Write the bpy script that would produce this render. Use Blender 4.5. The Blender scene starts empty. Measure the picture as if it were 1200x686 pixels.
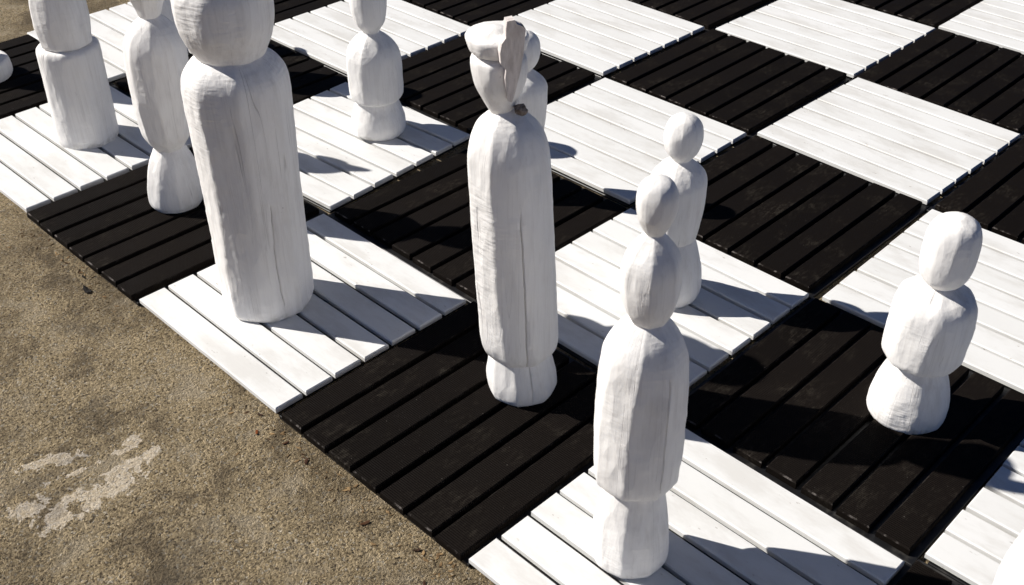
import bpy, bmesh, math, random
from mathutils import Vector, Matrix, noise

C = bpy.context.scene.collection
S = 0.6            # metres per board square; all layout below is written in squares
TAU = 2 * math.pi
R = math.radians

# ---------------------------------------------------------------- helpers
def link(o, parent=None):
    C.objects.link(o)
    if parent is not None:
        o.parent = parent
    return o

def obj(name, me, parent=None):
    return link(bpy.data.objects.new(name, me), parent)

def bm_mesh(name, bm, mats, smooth=False):
    me = bpy.data.meshes.new(name)
    bm.normal_update()
    bm.to_mesh(me); bm.free()
    for m in (mats if isinstance(mats, (list, tuple)) else [mats]):
        me.materials.append(m)
    for p in me.polygons:
        p.use_smooth = smooth
    return me

def empty(name, loc, rz=0):
    o = bpy.data.objects.new(name, None)
    o.empty_display_size = 0.05
    o.location = loc
    o.rotation_euler = (0, 0, rz)
    return link(o)

def tag(o, label, cat, group=None, kind=None):
    if label: o['label'] = label
    if cat: o['category'] = cat
    if group: o['group'] = group
    if kind: o['kind'] = kind
    return o

# ---------------------------------------------------------------- node helpers
class NT:
    def __init__(self, name):
        self.m = bpy.data.materials.new(name)
        self.m.use_nodes = True
        self.t = self.m.node_tree
        self.t.nodes.clear()
        self.out = self.n('ShaderNodeOutputMaterial')
        self.p = self.n('ShaderNodeBsdfPrincipled')
        self.t.links.new(self.p.outputs[0], self.out.inputs['Surface'])
    def n(self, typ, **kw):
        nd = self.t.nodes.new(typ)
        for k, v in kw.items():
            setattr(nd, k, v)
        return nd
    def l(self, a, b):
        self.t.links.new(a, b)
    def put(self, sock, v):
        if hasattr(v, 'is_output') or isinstance(v, bpy.types.NodeSocket):
            self.l(v, sock)
        else:
            sock.default_value = v
    def coords(self, scale=(1, 1, 1), loc=(0, 0, 0), rot=(0, 0, 0)):
        tc = self.n('ShaderNodeTexCoord')
        mp = self.n('ShaderNodeMapping')
        mp.inputs['Scale'].default_value = scale
        mp.inputs['Location'].default_value = loc
        mp.inputs['Rotation'].default_value = rot
        self.l(tc.outputs['Object'], mp.inputs['Vector'])
        return mp.outputs[0]
    def noise(self, vec, scale, detail=3, rough=0.55, dist=0.0, w=None):
        nd = self.n('ShaderNodeTexNoise')
        if w is not None:
            nd.noise_dimensions = '4D'
            self.put(nd.inputs['W'], w)
        self.put(nd.inputs['Vector'], vec)
        nd.inputs['Scale'].default_value = scale
        nd.inputs['Detail'].default_value = detail
        nd.inputs['Roughness'].default_value = rough
        nd.inputs['Distortion'].default_value = dist
        return nd.outputs['Fac']
    def voro(self, vec, scale, feature='F1', out='Distance', rnd=1.0):
        nd = self.n('ShaderNodeTexVoronoi', feature=feature)
        self.put(nd.inputs['Vector'], vec)
        nd.inputs['Scale'].default_value = scale
        nd.inputs['Randomness'].default_value = rnd
        return nd.outputs[out]
    def ramp(self, fac, a, b, c0=0.0, c1=1.0, smooth=True):
        nd = self.n('ShaderNodeMapRange')
        nd.interpolation_type = 'SMOOTHSTEP' if smooth else 'LINEAR'
        nd.clamp = True if hasattr(nd, 'clamp') else None
        self.put(nd.inputs[0], fac)
        for k, v in zip((1, 2, 3, 4), (a, b, c0, c1)):
            nd.inputs[k].default_value = v
        return nd.outputs[0]
    def math(self, op, a, b=0.0, clamp=False):
        nd = self.n('ShaderNodeMath', operation=op)
        nd.use_clamp = clamp
        self.put(nd.inputs[0], a); self.put(nd.inputs[1], b)
        return nd.outputs[0]
    def mix(self, fac, a, b, mode='MIX'):
        nd = self.n('ShaderNodeMix', data_type='RGBA', blend_type=mode)
        self.put(nd.inputs[0], fac)
        for s, v in ((nd.inputs[6], a), (nd.inputs[7], b)):
            self.put(s, (*v, 1) if isinstance(v, tuple) and len(v) == 3 else v)
        return nd.outputs[2]
    def bump(self, h, strength, dist, prev=None):
        nd = self.n('ShaderNodeBump')
        nd.inputs['Strength'].default_value = strength
        nd.inputs['Distance'].default_value = dist
        self.l(h, nd.inputs['Height'])
        if prev is not None:
            self.l(prev, nd.inputs['Normal'])
        return nd.outputs[0]
    def attr(self, name):
        nd = self.n('ShaderNodeAttribute')
        nd.attribute_name = name
        return nd.outputs['Fac']
    def rand(self):
        return self.n('ShaderNodeObjectInfo').outputs['Random']
    def sep(self, vec):
        nd = self.n('ShaderNodeSeparateXYZ')
        self.l(vec, nd.inputs[0])
        return nd.outputs
    def done(self, col, rough, normal=None, spec=0.5):
        self.put(self.p.inputs['Base Color'], (*col, 1) if isinstance(col, tuple) and len(col) == 3 else col)
        self.put(self.p.inputs['Roughness'], rough)
        self.p.inputs['Specular IOR Level'].default_value = spec
        if normal is not None:
            self.l(normal, self.p.inputs['Normal'])
        return self.m

# ---------------------------------------------------------------- materials
def mat_carved():
    t = NT('whitewashed_carved_wood')
    rnd = t.math('MULTIPLY', t.rand(), 37.0)
    co = t.coords()
    st = t.coords(scale=(1, 1, 0.09))
    z = t.sep(co)[2]
    streak = t.noise(st, 55, 4, 0.65, w=rnd)
    patch = t.noise(co, 7, 4, 0.6, w=rnd)
    col = t.mix(t.ramp(streak, 0.42, 0.74), (0.93, 0.91, 0.885), (0.85, 0.825, 0.795))
    hair = t.noise(t.coords(scale=(1, 1, 0.035)), 190, 3, 0.6, w=rnd)
    col = t.mix(t.math('MULTIPLY', t.ramp(hair, 0.52, 0.70), 0.24), col, (0.64, 0.605, 0.575))
    worn = t.math('MULTIPLY', t.ramp(patch, 0.52, 0.70), t.ramp(streak, 0.40, 0.62))
    col = t.mix(t.math('MULTIPLY', worn, 0.30), col, (0.62, 0.59, 0.56))
    # drying checks that run with the grain: thin lines that hold their bearing round the log
    xyz = t.sep(co)
    flat = t.n('ShaderNodeCombineXYZ'); t.l(xyz[0], flat.inputs[0]); t.l(xyz[1], flat.inputs[1])
    nor = t.n('ShaderNodeVectorMath', operation='NORMALIZE'); t.l(flat.outputs[0], nor.inputs[0])
    nx = t.sep(nor.outputs[0])
    dirv = t.n('ShaderNodeCombineXYZ'); t.l(nx[0], dirv.inputs[0]); t.l(nx[1], dirv.inputs[1])
    t.l(t.math('MULTIPLY', xyz[2], 0.30), dirv.inputs[2])
    def checks(scale, wdt, lo, hi, gsc, extra):
        nz = t.noise(dirv.outputs[0], scale, 1, 0.4, w=t.math('ADD', rnd, extra))
        ln = t.ramp(t.math('ABSOLUTE', t.math('SUBTRACT', nz, 0.5)), 0.0, wdt, 1, 0)
        gt = t.ramp(t.noise(t.coords(scale=(1, 1, 0.35)), gsc, 3, 0.55, w=t.math('ADD', rnd, extra + 3.0)), lo, hi)
        return t.math('MULTIPLY', ln, gt)
    check = t.math('MAXIMUM', checks(2.6, 0.0045, 0.50, 0.58, 9, 1.7), t.math('MULTIPLY', checks(7.5, 0.012, 0.50, 0.62, 12, 9.1), 0.6))
    col = t.mix(t.math('MULTIPLY', check, 0.34), col, (0.33, 0.30, 0.285))
    # chips and specks of bare wood
    chip = t.math('MULTIPLY', t.ramp(t.noise(t.coords(scale=(1, 1, 0.5)), 120, 2, 0.5, w=rnd), 0.74, 0.78),
                  t.ramp(patch, 0.50, 0.60))
    col = t.mix(t.math('MULTIPLY', chip, 0.8), col, (0.22, 0.19, 0.17))
    # dirt rubbed on where the figure meets the floor (shape is its own: noise against height)
    low = t.math('MULTIPLY', t.ramp(z, 0.0, 0.030, 1, 0), t.ramp(t.noise(co, 30, 4, 0.65, w=rnd), 0.46, 0.66))
    col = t.mix(t.math('MULTIPLY', low, 0.55), col, (0.33, 0.30, 0.25))
    # tool marks
    hor = t.noise(t.coords(scale=(0.18, 0.18, 1)), 120, 2, 0.5, w=rnd)
    hg = t.ramp(t.noise(co, 6, 2, 0.5, w=rnd), 0.44, 0.60)
    h1 = t.math('MULTIPLY', hor, hg)
    nrm = t.bump(h1, 0.45, 0.006)
    # shallow scallops left by the blade
    sw = t.n('ShaderNodeVectorMath', operation='ADD')
    t.l(t.coords(scale=(1, 1, 0.45)), sw.inputs[0]); t.l(rnd, sw.inputs[1])
    nrm = t.bump(t.voro(sw.outputs[0], 34, 'F1'), 0.32, 0.008, nrm)
    nrm = t.bump(t.noise(co, 22, 3, 0.5, w=rnd), 0.32, 0.010, nrm)
    nrm = t.bump(streak, 0.28, 0.004, nrm)
    nrm = t.bump(hair, 0.15, 0.002, nrm)
    nrm = t.bump(t.math('SUBTRACT', 1.0, check), 0.5, 0.003, nrm)
    return t.done(col, t.ramp(streak, 0.3, 0.7, 0.5, 0.7), nrm, 0.35)

def mat_bare():
    t = NT('split_bare_wood')
    st = t.coords(scale=(1, 1, 0.12))
    s = t.noise(st, 80, 4, 0.65)
    col = t.mix(t.ramp(s, 0.35, 0.7), (0.82, 0.76, 0.73), (0.60, 0.54, 0.51))
    return t.done(col, 0.75, t.bump(s, 0.6, 0.004), 0.25)

def mat_knot():
    t = NT('dark_knot_wood')
    s = t.noise(t.coords(), 140, 4, 0.7)
    col = t.mix(t.ramp(s, 0.35, 0.65), (0.10, 0.075, 0.06), (0.32, 0.27, 0.24))
    return t.done(col, 0.8, t.bump(s, 0.9, 0.006), 0.2)

def mat_white_slat():
    t = NT('white_painted_slat')
    rnd = t.math('MULTIPLY', t.rand(), 23.0)
    st = t.coords(scale=(1, 0.06, 1))
    co = t.coords()
    v = t.attr('vary')
    grain = t.noise(st, 160, 3, 0.6, w=rnd)
    blot = t.noise(t.coords(scale=(1, 0.35, 1)), 14, 5, 0.68, w=rnd)
    col = t.mix(v, (0.83, 0.83, 0.82), (0.78, 0.78, 0.765))
    col = t.mix(t.math('MULTIPLY', t.ramp(blot, 0.44, 0.66), 0.7), col, (0.65, 0.635, 0.605))
    sp = t.ramp(t.noise(t.coords(scale=(1, 0.4, 1)), 130, 2, 0.5, w=rnd), 0.70, 0.74)
    sp = t.math('MULTIPLY', sp, t.ramp(blot, 0.42, 0.55))
    col = t.mix(t.math('MULTIPLY', sp, 0.65), col, (0.33, 0.29, 0.25))
    nrm = t.bump(grain, 0.10, 0.002)
    nrm = t.bump(t.noise(co, 9, 2, 0.5, w=rnd), 0.12, 0.006, nrm)
    return t.done(col, 0.55, nrm, 0.35)

def mat_black_slat():
    t = NT('black_painted_slat')
    rnd = t.math('MULTIPLY', t.rand(), 23.0)
    st = t.coords(scale=(0.07, 1, 1))
    co = t.coords()
    grain = t.noise(st, 150, 3, 0.6, w=rnd)
    blot = t.noise(co, 9, 5, 0.68, w=rnd)
    v = t.attr('vary')
    col = t.mix(v, (0.0062, 0.0048, 0.0041), (0.0092, 0.0071, 0.0060))
    dust = t.math('MULTIPLY', t.ramp(blot, 0.46, 0.70), t.ramp(t.noise(t.coords(scale=(0.35, 1, 1)), 120, 4, 0.75, w=rnd), 0.44, 0.66))
    col = t.mix(t.math('MULTIPLY', dust, 0.45), col, (0.062, 0.054, 0.043))
    sp = t.ramp(t.noise(co, 170, 1, 0.5, w=rnd), 0.765, 0.79)
    col = t.mix(t.math('MULTIPLY', sp, 0.30), col, (0.20, 0.185, 0.165))
    wear = t.math('MULTIPLY', t.attr('edge'), t.ramp(t.noise(co, 34, 4, 0.65, w=rnd), 0.50, 0.66))
    col = t.mix(t.math('MULTIPLY', wear, 0.6), col, (0.24, 0.215, 0.20))
    # fine lengthwise ribs moulded in the top
    wv = t.n('ShaderNodeTexWave', wave_type='BANDS', bands_direction='X', wave_profile='SIN')
    t.l(co, wv.inputs['Vector']); wv.inputs['Scale'].default_value = 62
    nrm = t.bump(wv.outputs['Fac'], 0.6, 0.0018)
    nrm = t.bump(grain, 0.2, 0.0022, nrm)
    return t.done(col, t.ramp(blot, 0.3, 0.7, 0.6, 0.8), nrm, 0.03)

def mat_black_frame():
    t = NT('black_plastic_frame')
    d = t.noise(t.coords(), 25, 4, 0.65)
    col = t.mix(t.ramp(d, 0.5, 0.75), (0.008, 0.008, 0.009), (0.05, 0.047, 0.043))
    return t.done(col, 0.42, t.bump(d, 0.15, 0.003), 0.5)

def mat_ground():
    t = NT('exposed_aggregate_concrete')
    co = t.coords()
    wob = t.n('ShaderNodeTexNoise'); t.l(co, wob.inputs['Vector'])
    wob.inputs['Scale'].default_value = 90; wob.inputs['Detail'].default_value = 4
    sc = t.n('ShaderNodeVectorMath', operation='SCALE'); sc.inputs['Scale'].default_value = 0.012
    t.l(wob.outputs['Color'], sc.inputs[0])
    ad = t.n('ShaderNodeVectorMath', operation='ADD')
    t.l(co, ad.inputs[0]); t.l(sc.outputs[0], ad.inputs[1])
    wv = ad.outputs[0]
    big = t.noise(co, 1.7, 6, 0.62, dist=0.6)
    mid = t.noise(co, 6, 6, 0.68, dist=0.3)
    grit = t.noise(co, 165, 5, 0.74)
    nd = t.n('ShaderNodeTexVoronoi', feature='F1'); t.l(wv, nd.inputs['Vector']); nd.inputs['Scale'].default_value = 235
    cell = t.sep(nd.outputs['Color'])
    d1 = nd.outputs['Distance']
    nd2 = t.n('ShaderNodeTexVoronoi', feature='F1'); t.l(wv, nd2.inputs['Vector']); nd2.inputs['Scale'].default_value = 460
    cell2 = t.sep(nd2.outputs['Color'])
    col = t.mix(cell[0], (0.320, 0.232, 0.120), (0.76, 0.600, 0.375))
    col = t.mix(t.math('MULTIPLY', cell2[1], 0.45), col, (0.72, 0.585, 0.37))
    col = t.mix(t.ramp(cell[1], 0.90, 0.95, 0, 0.8), col, (0.78, 0.70, 0.56))
    col = t.mix(t.ramp(cell[2], 0.88, 0.94, 0, 0.8), col, (0.070, 0.054, 0.038))
    col = t.mix(t.ramp(grit, 0.47, 0.36), col, (0.060, 0.043, 0.026))
    # broad weathering: darker algae-stained areas, paler dusty areas
    col = t.mix(t.math('MULTIPLY', t.ramp(big, 0.44, 0.60), 0.62), col, (0.135, 0.100, 0.058))
    col = t.mix(t.math('MULTIPLY', t.ramp(mid, 0.52, 0.66), 0.6), col, (0.66, 0.555, 0.40))
    col = t.mix(t.math('MULTIPLY', t.ramp(mid, 0.49, 0.36), 0.62), col, (0.13, 0.098, 0.062))
    # remains of a thin cement skim: a few flaking patches
    xyz = t.sep(co)
    warp = t.noise(co, 31, 6, 0.70, dist=0.8)
    warp2 = t.noise(co, 70, 5, 0.75)
    def patch(cx, cy, ax, ay, ang, soft=0.35, amp=5.6):
        c, s = math.cos(ang), math.sin(ang)
        dx = t.math('SUBTRACT', xyz[0], cx * S); dy = t.math('SUBTRACT', xyz[1], cy * S)
        u = t.math('DIVIDE', t.math('ADD', t.math('MULTIPLY', dx, c), t.math('MULTIPLY', dy, s)), ax * S)
        v = t.math('DIVIDE', t.math('SUBTRACT', t.math('MULTIPLY', dy, c), t.math('MULTIPLY', dx, s)), ay * S)
        r = t.math('SQRT', t.math('ADD', t.math('MULTIPLY', u, u), t.math('MULTIPLY', v, v)))
        r = t.math('ADD', r, t.math('MULTIPLY', t.math('SUBTRACT', warp, 0.5), amp))
        r = t.math('ADD', r, t.math('MULTIPLY', t.math('SUBTRACT', warp2, 0.5), 1.8))
        return r
    def nearest(specs, **kw):
        m = None
        for a in specs:
            p = patch(*a, **kw)
            m = p if m is None else t.math('MINIMUM', m, p)
        return m
    rs = nearest(PATCHES)
    skim = t.ramp(rs, 0.88, 1.0, 1, 0)
    lip = t.math('MULTIPLY', skim, t.ramp(rs, 0.45, 0.80))
    dark = t.ramp(nearest(DARKS, amp=2.6), 0.1, 1.0, 1, 0)
    col = t.mix(t.math('MULTIPLY', dark, 0.6), col, (0.105, 0.088, 0.066))
    skim = t.math('MULTIPLY', skim, t.ramp(grit, 0.32, 0.46))
    skc = t.mix(t.ramp(warp2, 0.36, 0.62), (0.36, 0.32, 0.27), (0.58, 0.545, 0.50))
    skc = t.mix(t.math('MULTIPLY', lip, 0.7), skc, (0.84, 0.81, 0.77))
    col = t.mix(t.math('MULTIPLY', skim, 0.44), col, skc)
    h = t.math('ADD', t.math('MULTIPLY', d1, -0.9), t.math('MULTIPLY', grit, 2.8))
    flat = t.math('MAXIMUM', skim, t.math('MULTIPLY', dark, 0.6))
    h = t.math('MULTIPLY', h, t.math('SUBTRACT', 1.0, t.math('MULTIPLY', flat, 0.8)))
    nrm = t.bump(h, 1.0, 0.0100)
    nrm = t.bump(mid, 0.5, 0.02, nrm)
    nrm = t.bump(skim, 0.6, 0.006, nrm)
    return t.done(col, 0.9, nrm, 0.2)

def mat_leaf(name, c):
    t = NT(name)
    s = t.noise(t.coords(), 200, 3, 0.6)
    return t.done(t.mix(s, c, tuple(q * 0.45 for q in c)), 0.8, None, 0.2)

PATCHES = [(-0.595, -1.865, 0.125, 0.050, 0.20), (-0.48, -1.815, 0.080, 0.026, 0.0), (-0.431, -1.715, 0.035, 0.022, -0.2), (-0.480, -1.735, 0.040, 0.012, -0.3),
           (-0.690, -1.600, 0.085, 0.034, -0.45), (-0.841, -1.758, 0.06, 0.040, -0.3), (-0.800, -1.86, 0.070, 0.045, 0.3),
           (-0.716, -1.82, 0.034, 0.040, 0.3), (-0.640, -1.715, 0.075, 0.014, -0.2)]
DARKS = [(-0.78, -1.66, 0.17, 0.045, -0.05), (-0.60, -1.66, 0.11, 0.03, -0.2), (-0.42, -1.45, 0.10, 0.06, 0.2), (-0.62, -2.35, 0.28, 0.14, 0.5), (-0.25, -0.95, 0.18, 0.07, -1.2)]

M_CARVED, M_BARE, M_KNOT = mat_carved(), mat_bare(), mat_knot()
M_WS, M_BS, M_BF = mat_white_slat(), mat_black_slat(), mat_black_frame()
M_GROUND = mat_ground()

# ---------------------------------------------------------------- the ground: one sheet to the horizon
TILE_H = 0.046
bm = bmesh.new()
r = 140.0
bmesh.ops.create_grid(bm, x_segments=8, y_segments=8, size=r)
g = obj('ground', bm_mesh('ground', bm, M_GROUND))
g.location = (0, 0, -TILE_H * S)
tag(g, 'weathered exposed aggregate concrete ground round the chessboard', 'ground', kind='structure')

# ---------------------------------------------------------------- board tiles
def slat(bm, x0, x1, y0, y1, z0, z1, ch, lv, le, vary, edge_axis, skew=0.0):
    """one slat: a box with chamfered upper edges; 'edge' marks the chamfer at its ends"""
    def ring(x0, x1, y0, y1, z):
        return [bm.verts.new(Vector((x * S, y * S, z * S))) for x, y in ((x0, y0), (x1, y0), (x1, y1), (x0, y1))]
    a = ring(x0, x1, y0, y1, z0); b = ring(x0, x1, y0, y1, z1 - ch)
    c = ring(x0 + ch, x1 - ch, y0 + ch, y1 - ch, z1)
    fs = []
    for i in range(4):
        j = (i + 1) % 4
        f = bm.faces.new((a[i], a[j], b[j], b[i])); fs.append((f, 0.0))
        f = bm.faces.new((b[i], b[j], c[j], c[i]))
        end = (i in (1, 3)) if edge_axis == 'x' else (i in (0, 2))
        fs.append((f, 1.0 if end else 0.12))
    fs.append((bm.faces.new(c), 0.0))
    fs.append((bm.faces.new(a[::-1]), 0.0))
    for f, e in fs:
        f[lv] = vary; f[le] = e

SIZE = 0.974
def tile_meshes(colour, seed, rim=False):
    rng = random.Random(seed)
    white = colour == 'white'
    bm = bmesh.new()
    lv = bm.faces.layers.float.new('vary'); le = bm.faces.layers.float.new('edge')
    n = 7
    pitch = SIZE / n
    gap = 0.0175 if white else 0.021
    for k in range(n):
        c = -SIZE / 2 + pitch * (k + 0.5) + rng.uniform(-1, 1) * 0.0016
        w = pitch - gap + rng.uniform(-1, 1) * 0.0014
        e0 = -SIZE / 2 + rng.uniform(-0.003, 0.003); e1 = SIZE / 2 + rng.uniform(-0.003, 0.003)
        dz = rng.uniform(-0.0014, 0.0014)
        if white:      # slats run along the board's edge (y)
            slat(bm, c - w / 2, c + w / 2, e0, e1, -0.0220, dz, 0.0045, lv, le, rng.random(), 'y')
        else:          # slats run into the board (x)
            slat(bm, e0, e1, c - w / 2, c + w / 2, -0.028, dz, 0.0045, lv, le, rng.random(), 'x')
    top = bm_mesh('slat_panel', bm, M_WS if white else M_BS)
    # joists under the slats: a plate with a lip on the outer sides
    bm = bmesh.new()
    lv = bm.faces.layers.float.new('vary'); le = bm.faces.layers.float.new('edge')
    h = SIZE / 2
    if white:
        slat(bm, -h + (0.034 if rim else 0.008), h - 0.006, -h + 0.016, h - 0.016, -TILE_H + 0.0006, -0.034, 0.002, lv, le, 0, 'x')
    else:
        slat(bm, -h + 0.008 if rim else -h - 0.024, h + 0.030, -h - 0.016, h + 0.016, -TILE_H + 0.0006, -0.0285, 0.002, lv, le, 0, 'x')
    frame = bm_mesh('base_frame', bm, M_BF)
    return top, frame

VAR = {(c, rim): [tile_meshes(c, 11 + 7 * k + (100 if c == 'black' else 0) + 300 * rim, rim) for k in range(4)] for c in ('white', 'black') for rim in (False, True)}
# placement measured for the tiles that lie a little askew: (centre x, centre y, turn in degrees)
PLACED = {(1, 0): (0.484, -1.503, -0.5), (1, 2): (2.522, -1.484, 0.2), (2, 3): (3.512, -2.503, -1.5), (0, 1): (1.477, -0.49, 3.2),
          (2, 1): (1.512, -2.497, -0.6), (3, 0): (0.489, -3.493, -0.6), (3, 2): (2.494, -3.520, 0.5), (4, 1): (1.520, -4.497, 0.4),
          (1, 4): (4.497, -1.517, -0.6), (0, 3): (3.52, -0.470, -0.6), (-1, 2): (2.493, 0.54, 0.5), (-1, 0): (0.487, 0.50, 0.2),
          (-2, 1): (1.47, 1.53, 0.3), (0, 0): (0.486, -0.497, 0), (2, 0): (0.490, -2.497, 0.2), (4, 0): (0.514, -4.487, 0.2), (3, 1): (1.497, -3.497, 0.0),
          (1, 1): (1.497, -1.52, -0.4), (2, 2): (2.510, -2.490, 0.0), (0, 2): (2.505, -0.452, 0.2), (1, 3): (3.515, -1.487, 0.0)}
COLS = {-2: 'the drum-based piece at far left', -1: 'the flat-shouldered cylinder piece', 0: 'the narrow-waisted piece at left',
        1: 'the thickest piece', 2: 'the crowned piece', 3: 'the nearest three-lobed piece',
        4: 'the cut-off corner piece', 5: 'the far right column'}
ROWS = ['first', 'second', 'third', 'fourth', 'fifth', 'sixth', 'seventh', 'eighth']
rng = random.Random(5)
for j in range(8):
    for i in range(-2, 6):
        colour = 'white' if (i + j) % 2 else 'black'
        if (i, j) in PLACED:
            x, y, a = PLACED[(i, j)]
        else:
            x, y, a = j + 0.497 + rng.uniform(-.008, .008), -(i + 0.5) + rng.uniform(-.008, .008), rng.uniform(-.6, .6)
        root = empty('board_tile', (x * S, y * S, rng.uniform(-0.0012, 0.0008) * S), R(a))
        root.rotation_euler = (R(rng.uniform(-.12, .12)), R(rng.uniform(-.12, .12)), R(a))
        top, frame = VAR[(colour, j == 0)][rng.randrange(4)]
        obj('slat_panel', top, root); obj('base_frame', frame, root)
        if j == 0:
            lab = f'{colour} slatted tile at the concrete edge under {COLS[i]}' if i < 5 else f'{colour} slatted tile at the near right corner of the board'
        else:
            where = f'behind {COLS[i]}' if i < 5 else 'in the far right column'
            lab = f'{colour} slatted tile, {ROWS[j]} row from the concrete, {where}'
        tag(root, lab, 'board tile', f'{colour} slatted tiles of the chessboard')

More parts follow.
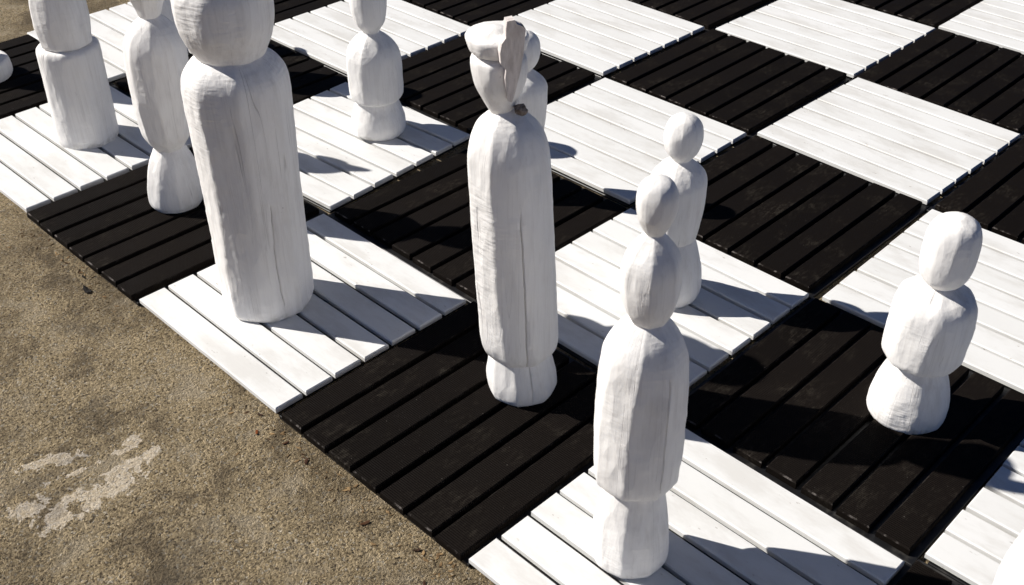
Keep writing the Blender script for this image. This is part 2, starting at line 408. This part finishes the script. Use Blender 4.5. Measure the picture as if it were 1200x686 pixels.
# ---------------------------------------------------------------- carved pieces
PROFILES = {
 'pawnR': dict(pos=(1.6113, -3.6312), lean=(0.0072, -0.0073), cuts=[[(-0.0083, 0.1328), (0.0041, 0.1394), (0.0453, 0.14), (0.0982, 0.1321), (0.1581, 0.1161), (0.2053, 0.0992), (0.2441, 0.088)], [(0.2441, 0.1013), (0.2499, 0.1252), (0.2711, 0.1367), (0.328, 0.1408), (0.3951, 0.142), (0.4536, 0.1394), (0.4967, 0.1308), (0.5217, 0.1124), (0.5464, 0.0713), (0.564, 0.0355)], [(0.5499, 0.0331), (0.564, 0.0533), (0.5918, 0.0758), (0.6366, 0.0866), (0.6942, 0.089), (0.7475, 0.0863), (0.7869, 0.0747), (0.8096, 0.0512), (0.8209, 0.0219), (0.8225, 0.0)]]),
 'pawn7': dict(pos=(1.5785, -2.5607), lean=(0.0048, -0.0048), cuts=[[(-0.0, 0.1177), (0.0219, 0.1298), (0.0654, 0.1344), (0.134, 0.128), (0.1973, 0.113), (0.2554, 0.0967), (0.2841, 0.086)], [(0.2759, 0.0826), (0.2923, 0.0928), (0.3409, 0.1024), (0.4127, 0.1099), (0.4909, 0.1138), (0.5447, 0.113), (0.5827, 0.0959), (0.609, 0.0692), (0.6277, 0.0394), (0.6352, 0.0295)], [(0.6277, 0.0328), (0.6426, 0.0426), (0.6685, 0.0621), (0.7015, 0.0732), (0.7379, 0.076), (0.7739, 0.0692), (0.8024, 0.0513), (0.8184, 0.0224), (0.8202, 0.0)]]),
 'pawnL': dict(pos=(1.6775, -0.5754), lean=(-0.0056, 0.0057), cuts=[[(-0.0, 0.1255), (0.02, 0.1387), (0.0646, 0.1425), (0.1137, 0.1307), (0.1623, 0.1147), (0.2009, 0.1054)], [(0.1865, 0.1012), (0.2009, 0.1318), (0.2344, 0.1401), (0.3428, 0.1415), (0.426, 0.1373), (0.4762, 0.1174), (0.5123, 0.0872), (0.5437, 0.0487), (0.5526, 0.0381)], [(0.5392, 0.0382), (0.5615, 0.0486), (0.597, 0.0738), (0.6498, 0.0859), (0.7105, 0.0916), (0.7705, 0.0848), (0.8087, 0.0618), (0.8298, 0.0288), (0.834, 0.0)]]),
 'queen': dict(pos=(0.7278, -2.5418), lean=(-0.0321, 0.0325), cuts=[[(-0.0, 0.1216), (0.0168, 0.1293), (0.0583, 0.1317), (0.1156, 0.1227), (0.16, 0.1141), (0.188, 0.109)], [(0.1681, 0.1062), (0.188, 0.1246), (0.2197, 0.1395), (0.2706, 0.1462), (0.3664, 0.1456), (0.5856, 0.1439), (0.8307, 0.1427), (0.9527, 0.1399), (1.0089, 0.1332), (1.0549, 0.1185), (1.0883, 0.0989), (1.1152, 0.0728), (1.1361, 0.0484), (1.1479, 0.0322)], [(1.1331, 0.035), (1.1479, 0.0416), (1.1831, 0.0587), (1.2295, 0.0794), (1.2694, 0.0881), (1.3032, 0.0894), (1.3214, 0.0847), (1.3311, 0.0702)], [(1.3339, 0.0624), (1.3381, 0.0779), (1.3477, 0.0882), (1.3642, 0.0936), (1.3834, 0.0969), (1.3902, 0.0963), (1.3948, 0.0921), (1.397, 0.0836), (1.3997, 0.0565), (1.4051, 0.0334), (1.4118, 0.0231), (1.4145, 0.0)]]),
 'bishopF': dict(pos=(0.3883, -3.3417), lean=(-0.0016, 0.0017), cuts=[[(-0.0, 0.1146), (0.0199, 0.1237), (0.0867, 0.121), (0.1784, 0.1099), (0.2527, 0.0995), (0.3036, 0.0922), (0.3394, 0.0878)], [(0.3287, 0.0969), (0.3429, 0.1195), (0.3677, 0.1291), (0.4646, 0.1331), (0.5974, 0.1312), (0.724, 0.1264), (0.8001, 0.1192), (0.8448, 0.1066), (0.88, 0.0875), (0.9089, 0.0618), (0.9261, 0.0411)], [(0.906, 0.0366), (0.9204, 0.048), (0.9432, 0.0614), (0.9742, 0.0734), (1.016, 0.0807), (1.0705, 0.0813), (1.116, 0.0747), (1.1528, 0.0567), (1.1787, 0.0369), (1.1967, 0.0216)], [(1.189, 0.0216), (1.1993, 0.0281), (1.2171, 0.0376), (1.2449, 0.0481), (1.2773, 0.0537), (1.3068, 0.0528), (1.3336, 0.043), (1.348, 0.0272), (1.354, 0.0104), (1.3552, 0.0)]]),
 'king': dict(pos=(0.3916, -1.4033), lean=(0.0036, -0.0036), cuts=[[(-0.0, 0.174), (0.0175, 0.1824), (0.0654, 0.1848), (0.2137, 0.1865), (0.4162, 0.1856), (0.6083, 0.1874), (0.7908, 0.1917), (0.9235, 0.1953), (0.9846, 0.1933), (1.0214, 0.1855), (1.048, 0.1709), (1.0677, 0.152), (1.0809, 0.1302), (1.0939, 0.104)], [(1.0776, 0.1073), (1.0939, 0.1254), (1.1167, 0.1387), (1.1617, 0.1605), (1.2188, 0.1756), (1.2872, 0.1783), (1.3361, 0.1711), (1.3902, 0.1433), (1.4258, 0.1106), (1.4376, 0.0871)], [(1.4229, 0.0757), (1.4435, 0.0812), (1.4669, 0.0983), (1.5132, 0.1091), (1.5588, 0.0969), (1.587, 0.0681), (1.6009, 0.0283), (1.6037, 0.0)]]),
 'bishopB': dict(pos=(0.5465, -0.4419), lean=(0.0369, -0.0374), cuts=[[(-0.0, 0.117), (0.0234, 0.1283), (0.0792, 0.1303), (0.1525, 0.1207), (0.2202, 0.1027), (0.2691, 0.0813), (0.3044, 0.064)], [(0.2868, 0.0642), (0.3087, 0.0791), (0.3437, 0.1013), (0.3913, 0.1156), (0.5142, 0.1294), (0.6378, 0.1348), (0.734, 0.1343), (0.8009, 0.1279), (0.8475, 0.1095), (0.8858, 0.0808), (0.9125, 0.0491), (0.9239, 0.035)], [(0.9087, 0.0386), (0.9277, 0.049), (0.9653, 0.0609), (1.0174, 0.0795), (1.0907, 0.0925), (1.1555, 0.085), (1.1981, 0.0608), (1.2157, 0.0371)], [(1.2051, 0.027), (1.2227, 0.0371), (1.2472, 0.0537), (1.2888, 0.0635), (1.33, 0.0565), (1.3572, 0.0298), (1.364, 0.0)]]),
 'knight': dict(pos=(0.5764, 0.4643), lean=(0.0131, -0.0133), cuts=[[(-0.0, 0.1469), (0.0199, 0.1542), (0.243, 0.1546), (0.429, 0.1542), (0.488, 0.1524), (0.5082, 0.1436), (0.5149, 0.1266), (0.5149, 0.0844)], [(0.5104, 0.1013), (0.5239, 0.1235), (0.555, 0.1273), (0.6168, 0.1357), (0.6864, 0.1367), (0.7719, 0.1273), (0.8642, 0.1057), (0.9464, 0.0886), (1.0272, 0.0878), (1.0908, 0.0674), (1.1223, 0.0316), (1.1301, 0.0)]]),
 'rook': dict(pos=(0.513, 1.579), lean=(0.0097, -0.0098), cuts=[[(-0.0, 0.1597), (0.0265, 0.1691), (0.0686, 0.167), (0.0922, 0.1622), (0.1026, 0.1485), (0.1052, 0.0973), (0.1052, 0.073)], [(0.0896, 0.0926), (0.1156, 0.1045), (0.3097, 0.105), (0.5066, 0.1031), (0.6496, 0.1109), (0.6684, 0.0923)], [(0.6496, 0.1017), (0.6684, 0.1246), (0.6964, 0.138), (0.7978, 0.1367), (0.8069, 0.1229), (0.8069, 0.0)]]),
}

def resample(cut, step=0.009):
    """smooth the measured outline a little and give it evenly spaced rings"""
    out = [cut[0]]
    n = len(cut)
    for k in range(n - 1):
        p0 = cut[max(k - 1, 0)]; p1 = cut[k]; p2 = cut[k + 1]; p3 = cut[min(k + 2, n - 1)]
        L = math.hypot(p2[0] - p1[0], p2[1] - p1[1])
        m = max(1, int(round(L / step)))
        for q in range(1, m + 1):
            u = q / m
            def cr(i):
                a, b, c, d = p0[i], p1[i], p2[i], p3[i]
                v = 0.5 * (2 * b + (c - a) * u + (2 * a - 5 * b + 4 * c - d) * u * u + (3 * b - a - 3 * c + d) * u ** 3)
                lo, hi = min(b, c), max(b, c)
                s = (hi - lo) * 0.08
                return min(max(v, lo - s), hi + s)
            out.append((cr(0), max(cr(1), 0.0)))
    return out

def carve(cut, lean, seed, facets=8, phase=0.0, k=0.75, rough=0.02, crack=None, squash=0.0, shift=(0, 0)):
    """a lathed section with knife-cut facets, lumps and (optionally) a long drying crack"""
    rings = resample(cut)
    off = Vector((seed * 3.17, seed * 1.31, seed * 0.77))
    nseg = 112
    ths = [TAU * i / nseg for i in range(nseg)]
    ncr = 0
    if crack:
        ths = [t for t in ths if abs((t - crack[0] + math.pi) % TAU - math.pi) > 0.15]
        cl = [-0.032, -0.013, 0.0, 0.013, 0.032]
        ths += [(crack[0] + c) % TAU for c in cl]
        ths.sort()
    bm = bmesh.new()
    z0, z1 = rings[0][0], rings[-1][0]
    rows = []
    for (z, rad) in rings:
        row = []
        ph = phase + 0.16 * noise.noise(Vector((seed * 5.3, 0, z * 2.2)))
        for t in ths:
            tt = t
            dent = 0.0
            if crack:
                dd = (t - crack[0] + math.pi) % TAU - math.pi
                if abs(dd) < 0.05 and crack[1] <= z <= crack[2]:
                    wob = 0.05 * noise.noise(Vector((z * 5, seed, 2.0))) + 0.02 * noise.noise(Vector((z * 19, seed, 7.0)))
                    tt = t + wob
                    fade = min(1.0, (z - crack[1]) / 0.08, (crack[2] - z) / 0.08)
                    if abs(dd) < 0.005: dent = 0.016 * max(fade, 0)
                    elif abs(dd) < 0.02: dent = 0.003 * max(fade, 0)
            w = TAU / facets
            fi = math.floor((tt - ph) / w)
            jit = 0.10 * noise.noise(Vector((fi % facets * 2.7, seed * 9.1, 0.5)))
            phi = ((tt - ph) % w) - w / 2
            poly = math.cos(w / 2) / math.cos(phi)
            poly = poly / (0.82 + 0.18 * math.cos(w / 2))
            kk = k * (0.75 + 0.5 * noise.noise(Vector((fi % facets * 3.1, seed * 2.3, z * 3.5))))
            rr = rad * (1 + kk * (poly - 1)) * (1 + jit * 0.10)
            d = Vector((math.cos(tt), math.sin(tt), 0))
            p = Vector((d.x * rad * 12, d.y * rad * 12, z * 8)) + off
            rr *= 1 + rough * noise.noise(p) + rough * 0.5 * noise.noise(p * 2.3)
            rr *= 1 + 0.006 * noise.noise(p * 4.5)
            rr *= 1 + squash * math.cos(2 * (tt - phase))
            rr = max(rr - dent * min(1, rad * 10), 0.0)
            zz = z
            row.append(bm.verts.new(Vector(((d.x * rr + lean[0] * z + shift[0]) * S, (d.y * rr + lean[1] * z + shift[1]) * S, zz * S))))
        rows.append(row)
    n = len(ths)
    for a, b in zip(rows, rows[1:]):
        for i in range(n):
            j = (i + 1) % n
            bm.faces.new((a[i], a[j], b[j], b[i]))
    bm.faces.new(rows[0][::-1]); bm.faces.new(rows[-1])
    bmesh.ops.remove_doubles(bm, verts=bm.verts[:], dist=1e-6)
    bmesh.ops.recalc_face_normals(bm, faces=bm.faces[:])
    return bm

def carved_part(name, root, *a, **kw):
    bm = carve(*a, **kw)
    me = bm_mesh(name, bm, M_CARVED, smooth=True)
    me.set_sharp_from_angle(angle=R(48))
    return obj(name, me, root)

def piece(kind, key, label, parts, pos=None, lean=None, group=None, rz=0.0, k=1.0):
    P = PROFILES[key]
    x, y = pos or P['pos']
    root = empty(kind, (x * S, y * S, 0.0012 * S), rz)
    tag(root, label, 'chess piece', group)
    made = {}
    for cut, (name, kw) in zip(P['cuts'], parts):
        made[name] = carved_part(name, root, [(z * k, q * k) for z, q in cut], lean or P['lean'], **kw)
    return root, made

FV = R(224.8)              # direction from the pieces to the viewer
def edge_at(frac):         # facet corner that shows at this fraction of the radius (negative = left)
    return FV + math.asin(frac)

PAWNS = 'white pawns of the second row'
def pawn(key, label, seed, pos=None, rz=0.0, k=1.0):
    return piece('chess_pawn', key, label, [
        ('base', dict(seed=seed, facets=9, phase=edge_at(-.1), k=.25, rough=.015)),
        ('body', dict(seed=seed + .3, facets=9, phase=edge_at(-.35), k=.65, rough=.018)),
        ('head', dict(seed=seed + .6, facets=10, phase=edge_at(-.2), k=.55, rough=.02))], pos, group=PAWNS, rz=rz, k=k)

pawn('pawnR', 'short white wooden pawn standing apart on the black tile at right', 1.1)
pawn('pawn7', 'round-headed white pawn partly hidden behind the nearest three-lobed piece', 2.4)
pawn('pawnL', 'white pawn with cropped head on a white tile between thickest and crowned pieces', 3.9)
pawn('pawn7', 'white pawn mostly hidden behind the crowned piece', 5.2, pos=(1.772, -1.531), k=0.97)
pawn('pawnL', 'white pawn hidden behind the thickest piece', 6.7, pos=(1.56, 0.49), rz=R(140))
pawn('pawn7', 'white pawn mostly hidden behind the narrow-waisted piece at left', 7.7, pos=(1.528, 1.326), rz=R(200), k=0.92)

# king: thick body, bulging head, small knob above
piece('chess_king', 'king', 'thickest white wooden piece, round head cropped at the top, long body', [
    ('body', dict(seed=11.2, facets=8, phase=edge_at(-.50), k=.85, rough=.008, crack=(edge_at(.52), 0.05, 0.55))),
    ('head', dict(seed=11.9, facets=8, phase=edge_at(-.15), k=.55, rough=.02)),
    ('crown', dict(seed=12.4, facets=7, phase=0, k=.5, rough=.03))])

# queen: crown with a split upright piece of wood on its face
QS = (-0.010, 0.0105)      # head and crown sit a little off the body's axis
q, made = piece('chess_queen', 'queen', 'tall white wooden piece with flat crown and split fin on a black tile', [
    ('base', dict(seed=21.2, facets=8, phase=edge_at(-.2), k=.6, rough=.02, crack=(edge_at(.30), 0.0, 0.20))),
    ('body', dict(seed=21.6, facets=8, phase=edge_at(-.42), k=.9, rough=.011, crack=(edge_at(.22), 0.10, 0.85))),
    ('head', dict(seed=22.1, facets=7, phase=edge_at(-.3), k=.5, rough=.03, shift=QS)),
    ('crown', dict(seed=22.7, facets=9, phase=edge_at(.1), k=.35, rough=.025, shift=QS))])
def fin():
    """an upright split board standing against crown and face, its broad side towards the viewer's right"""
    bm = bmesh.new()
    outline = [(-0.1362, -0.0692, 1.5036), (-0.1175, -0.0816, 1.5068), (-0.1088, -0.0832, 1.4894), (-0.0949, -0.0902, 1.4822), (-0.0846, -0.0939, 1.4699),
               (-0.0795, -0.0857, 1.419), (-0.0766, -0.076, 1.3672), (-0.0758, -0.0647, 1.3146), (-0.0781, -0.0527, 1.2671), (-0.0799, -0.0434, 1.2309),
               (-0.083, -0.0354, 1.2037), (-0.0954, -0.0295, 1.2117), (-0.1046, -0.0316, 1.2468), (-0.1125, -0.0363, 1.29), (-0.1146, -0.0423, 1.3229),
               (-0.1307, -0.0373, 1.3456), (-0.1382, -0.0419, 1.387), (-0.1382, -0.0495, 1.421), (-0.1303, -0.0592, 1.4424), (-0.1347, -0.064, 1.4762)]
    back = Vector((-math.cos(R(238)), -math.sin(R(238)), 0))
    pts = []
    m = len(outline)
    for k in range(m):                      # ragged, split edge: extra points between the measured ones
        p, q = Vector(outline[k]), Vector(outline[(k + 1) % m])
        for u in (0, 0.33, 0.66):
            v = p.lerp(q, u)
            v.z -= 0.014 * max(0.0, (v.z - 1.35) / 0.14)
            v += Vector((0.70, -0.71, 0)) * 0.0009 * noise.noise(Vector((k * 3.1 + u * 5, 1.0, 0)))
            pts.append(v)
    a = [bm.verts.new(v * S) for v in pts]
    b = [bm.verts.new((v + back * 0.034) * S) for v in pts]
    n = len(a)
    for k in range(n):
        j = (k + 1) % n
        bm.faces.new((a[k], a[j], b[j], b[k]))
    bm.faces.new(a[::-1]); bm.faces.new(b)
    bmesh.ops.recalc_face_normals(bm, faces=bm.faces[:])
    bmesh.ops.triangulate(bm, faces=[f for f in bm.faces if len(f.verts) > 4])
    for f in bm.faces:                      # the torn edge shows brown wood here and there
        if abs(f.normal.dot(back)) < 0.5 and f.calc_center_median().dot(Vector((0.70, -0.71, 0))) > -0.018 * S and noise.noise(f.calc_center_median() * 25) > -0.15:
            f.material_index = 1
    return bm_mesh('fin', bm, [M_BARE, M_KNOT])
obj('fin', fin(), made['crown'])
bm = bmesh.new()
bmesh.ops.create_icosphere(bm, subdivisions=3, radius=0.020 * S)
for v in bm.verts:
    v.co *= 1 + 0.40 * noise.noise(v.co * 110) + 0.15 * noise.noise(v.co * 260)
    v.co.z *= 0.9
LX, LY = PROFILES['queen']['lean']
for v in bm.verts:
    v.co += Vector((LX * 1.15 + QS[0] + 0.024 + math.cos(R(258)) * 0.050, LY * 1.15 + QS[1] - 0.024 + math.sin(R(258)) * 0.050, 1.160)) * S
obj('knot', bm_mesh('knot', bm, M_KNOT, True), made['head'])

def bishop(key, label, seed, phase, cr=None):
    return piece('chess_bishop', key, label, [
        ('base', dict(seed=seed, facets=9, phase=edge_at(-.30), k=.6, rough=.015)),
        ('body', dict(seed=seed + .3, facets=8, phase=edge_at(phase), k=.9, rough=.02, crack=cr)),
        ('mitre', dict(seed=seed + .6, facets=7, phase=edge_at(-.05), k=.85, rough=.04)),
        ('head', dict(seed=seed + .9, facets=9, phase=edge_at(0.0), k=.45, rough=.02))])
bishop('bishopF', 'slim white three-lobed piece standing nearest the camera on a white tile', 31.3, -.27, (edge_at(.45), .36, .80))
bishop('bishopB', 'white piece with pinched waist at left, between the cylinder and the thickest piece', 34.8, -.55)

def knight(label, seed, pos=None, lean=None, rz=0.0):
    root, made = piece('chess_knight', 'knight', label, [
        ('drum', dict(seed=seed, facets=9, phase=edge_at(-.6), k=.5, rough=.012)),
        ('head', dict(seed=seed + .4, facets=8, phase=edge_at(-.75), k=.6, rough=.02))], pos, lean, rz=rz)
    lx, ly = lean or PROFILES['knight']['lean']
    ear = [(1.06, 0.05), (1.10, 0.046), (1.15, 0.034), (1.20, 0.022), (1.235, 0.010), (1.24, 0.0)]
    carved_part('ear', made['head'], ear, (lx, ly), seed + .8, 6, 0, .6, .03)
    return root
knight('white cylinder piece with flat shoulder, topmost left, upper half cropped', 41.4)
knight('white piece cropped by the lower right corner, closest to the lens', 43.6, pos=(0.473, -4.466))

piece('chess_rook', 'rook', 'white drum-based piece cut off by the left edge on a black tile', [
    ('base', dict(seed=51.2, facets=9, phase=0.3, k=.4, rough=.012)),
    ('tower', dict(seed=51.8, facets=8, phase=0.1, k=.7, rough=.02)),
    ('battlement', dict(seed=52.3, facets=8, phase=0.2, k=.4, rough=.02))])

# ---------------------------------------------------------------- fallen leaves
LEAVES = [(-0.089, -0.745, 0.036, (0.012, 0.010, 0.009), 'black curled leaf lying alone on the concrete near the board'),
          (-0.049, -0.635, 0.014, (0.02, 0.014, 0.010), 'tiny dark leaf scrap beside the black curled leaf'),
          (-0.095, -2.00, 0.014, (0.26, 0.075, 0.020), 'small rust red leaf scrap on concrete near the board edge'),
          (-0.055, -2.12, 0.012, (0.09, 0.035, 0.015), 'brown leaf scrap on concrete under the second black edge tile'),
          (-0.062, -2.25, 0.016, (0.07, 0.030, 0.015), 'dark brown twig-like scrap beside the black edge tile'),
          (-0.10, -2.62, 0.018, (0.10, 0.045, 0.020), 'reddish brown scrap on concrete by the crowned piece\'s tile'),
          (-0.055, -2.83, 0.015, (0.05, 0.025, 0.014), 'dark scrap on concrete at the corner of the crowned piece\'s tile'),
          (-0.12, -2.80, 0.013, (0.42, 0.33, 0.20), 'pale straw scrap on concrete near the bottom of the photo'),
          (-0.03, -1.93, 0.013, (0.06, 0.03, 0.016), 'dark scrap against the white tile\'s lower corner'),
          (-0.13, -2.95, 0.014, (0.08, 0.035, 0.018), 'brown scrap on concrete at the bottom edge of the photo')]
rl = random.Random(3)
for (x, y, sz, c, lab) in LEAVES:
    bm = bmesh.new()
    n = 9
    ang = rl.uniform(0, TAU)
    ring = []
    for k in range(n):
        a = TAU * k / n
        rr = sz * (0.55 + 0.45 * abs(math.cos(a))) * rl.uniform(0.7, 1.15)
        ring.append((rr * math.cos(a), 0.55 * rr * math.sin(a)))
    vt = [bm.verts.new((u * S, v * S, (0.003 + 0.35 * abs(u) * rl.uniform(.3, 1)) * S)) for u, v in ring]
    vb = [bm.verts.new((u * S, v * S, co.co.z - 0.0012 * S)) for (u, v), co in zip(ring, vt)]
    ct = bm.verts.new((0, 0, 0.004 * S)); cb = bm.verts.new((0, 0, 0.0028 * S))
    for k in range(n):
        j = (k + 1) % n
        bm.faces.new((vt[k], vt[j], ct)); bm.faces.new((vb[j], vb[k], cb)); bm.faces.new((vt[j], vt[k], vb[k], vb[j]))
    o = obj('fallen_leaf', bm_mesh('fallen_leaf', bm, mat_leaf('dry_leaf', c)))
    o.location = (x * S, y * S, -TILE_H * S)
    o.rotation_euler = (0, 0, ang)
    tag(o, lab, 'leaf', 'leaf scraps on the concrete')

bm = bmesh.new()
for k in range(170):
    u = rl.choice((rl.uniform(0.0, 1.0), rl.uniform(1.8, 3.3), rl.uniform(2.0, 3.2)))
    x = -0.012 - abs(rl.gauss(0, 0.055)); y = -u
    if abs(math.sin(u * 9)) < 0.25 * rl.random():
        continue
    L = rl.uniform(0.003, 0.014); W = L * rl.uniform(0.12, 0.5); a = rl.uniform(0, TAU); h = rl.uniform(0.0015, 0.005)
    ca, sa = math.cos(a), math.sin(a)
    def P(p, q, z): return bm.verts.new(((x + p * ca - q * sa) * S, (y + p * sa + q * ca) * S, z * S))
    t0 = [P(-L, 0, h * .5), P(-L * .2, -W, h * .3), P(L, 0, h), P(L * .1, W, h * .8)]
    b0 = [P(-L, 0, 0), P(-L * .2, -W, 0), P(L, 0, 0), P(L * .1, W, 0)]
    bm.faces.new(t0); bm.faces.new(b0[::-1])
    for q in range(4):
        bm.faces.new((b0[q], b0[(q + 1) % 4], t0[(q + 1) % 4], t0[q]))
def mat_litter():
    t = NT('dry_leaf_crumbs')
    c = t.noise(t.coords(), 26, 2, 0.6)
    col = t.mix(t.ramp(c, 0.35, 0.60), (0.055, 0.028, 0.014), (0.30, 0.20, 0.10))
    return t.done(col, 0.85, None, 0.15)
lo = obj('leaf_litter', bm_mesh('leaf_litter', bm, mat_litter()))
lo.location = (0, 0, -TILE_H * S)
tag(lo, 'scattered brown crumbs of dry leaf along the edge of the board', 'leaf litter', kind='stuff')

# ---------------------------------------------------------------- light
SUN_AZ, SUN_EL = R(120.5), R(39.0)
to_sun = Vector((math.cos(SUN_AZ) * math.cos(SUN_EL), math.sin(SUN_AZ) * math.cos(SUN_EL), math.sin(SUN_EL)))
sd = bpy.data.lights.new('sun', 'SUN')
sd.energy = 5.0; sd.angle = R(0.5); sd.color = (1.0, 0.955, 0.89)
so = obj('sun', None) if False else link(bpy.data.objects.new('sun', sd))
so.rotation_euler = to_sun.to_track_quat('Z', 'Y').to_euler()
so.location = to_sun * 20
w = bpy.data.worlds.new('World'); bpy.context.scene.world = w
w.use_nodes = True
nt = w.node_tree
bg = nt.nodes['Background'] if 'Background' in nt.nodes else nt.nodes.new('ShaderNodeBackground')
sky = nt.nodes.new('ShaderNodeTexSky')
sky.sky_type = 'NISHITA'; sky.sun_disc = False
sky.sun_elevation = SUN_EL
sky.sun_rotation = math.pi / 2 - SUN_AZ
sky.air_density = 0.36; sky.dust_density = 0.0; sky.ozone_density = 8.0
nt.links.new(sky.outputs[0], bg.inputs['Color'])
bg.inputs['Strength'].default_value = 0.05

# ---------------------------------------------------------------- camera
cd = bpy.data.cameras.new('camera')
co = link(bpy.data.objects.new('camera', cd))
fwd = Vector((0.57573134, 0.57139322, -0.58484461)); up = Vector((0.41892433, 0.40812374, 0.81113341)); rt = Vector((0.7021651, -0.71200057, -0.00440089))
mw = Matrix((rt, up, -fwd)).transposed().to_4x4()
mw.translation = Vector((-1.54940826, -4.75044116, 2.71723675)) * S
co.matrix_world = mw
cd.sensor_width = 36.0
cd.lens = 1301.10248 / 1200 * 36
cd.clip_start = 0.05; cd.clip_end = 1000
cd.dof.use_dof = True
cd.dof.focus_distance = 4.6 * S
cd.dof.aperture_fstop = 10
sc = bpy.context.scene
sc.camera = co
vs = sc.view_settings
vs.view_transform = 'Standard'; vs.look = 'None'; vs.gamma = 1.0; vs.use_curve_mapping = False
vs.exposure = 0.27
sc.render.engine = 'CYCLES'
sc.cycles.max_bounces = 8
sc.cycles.diffuse_bounces = 5
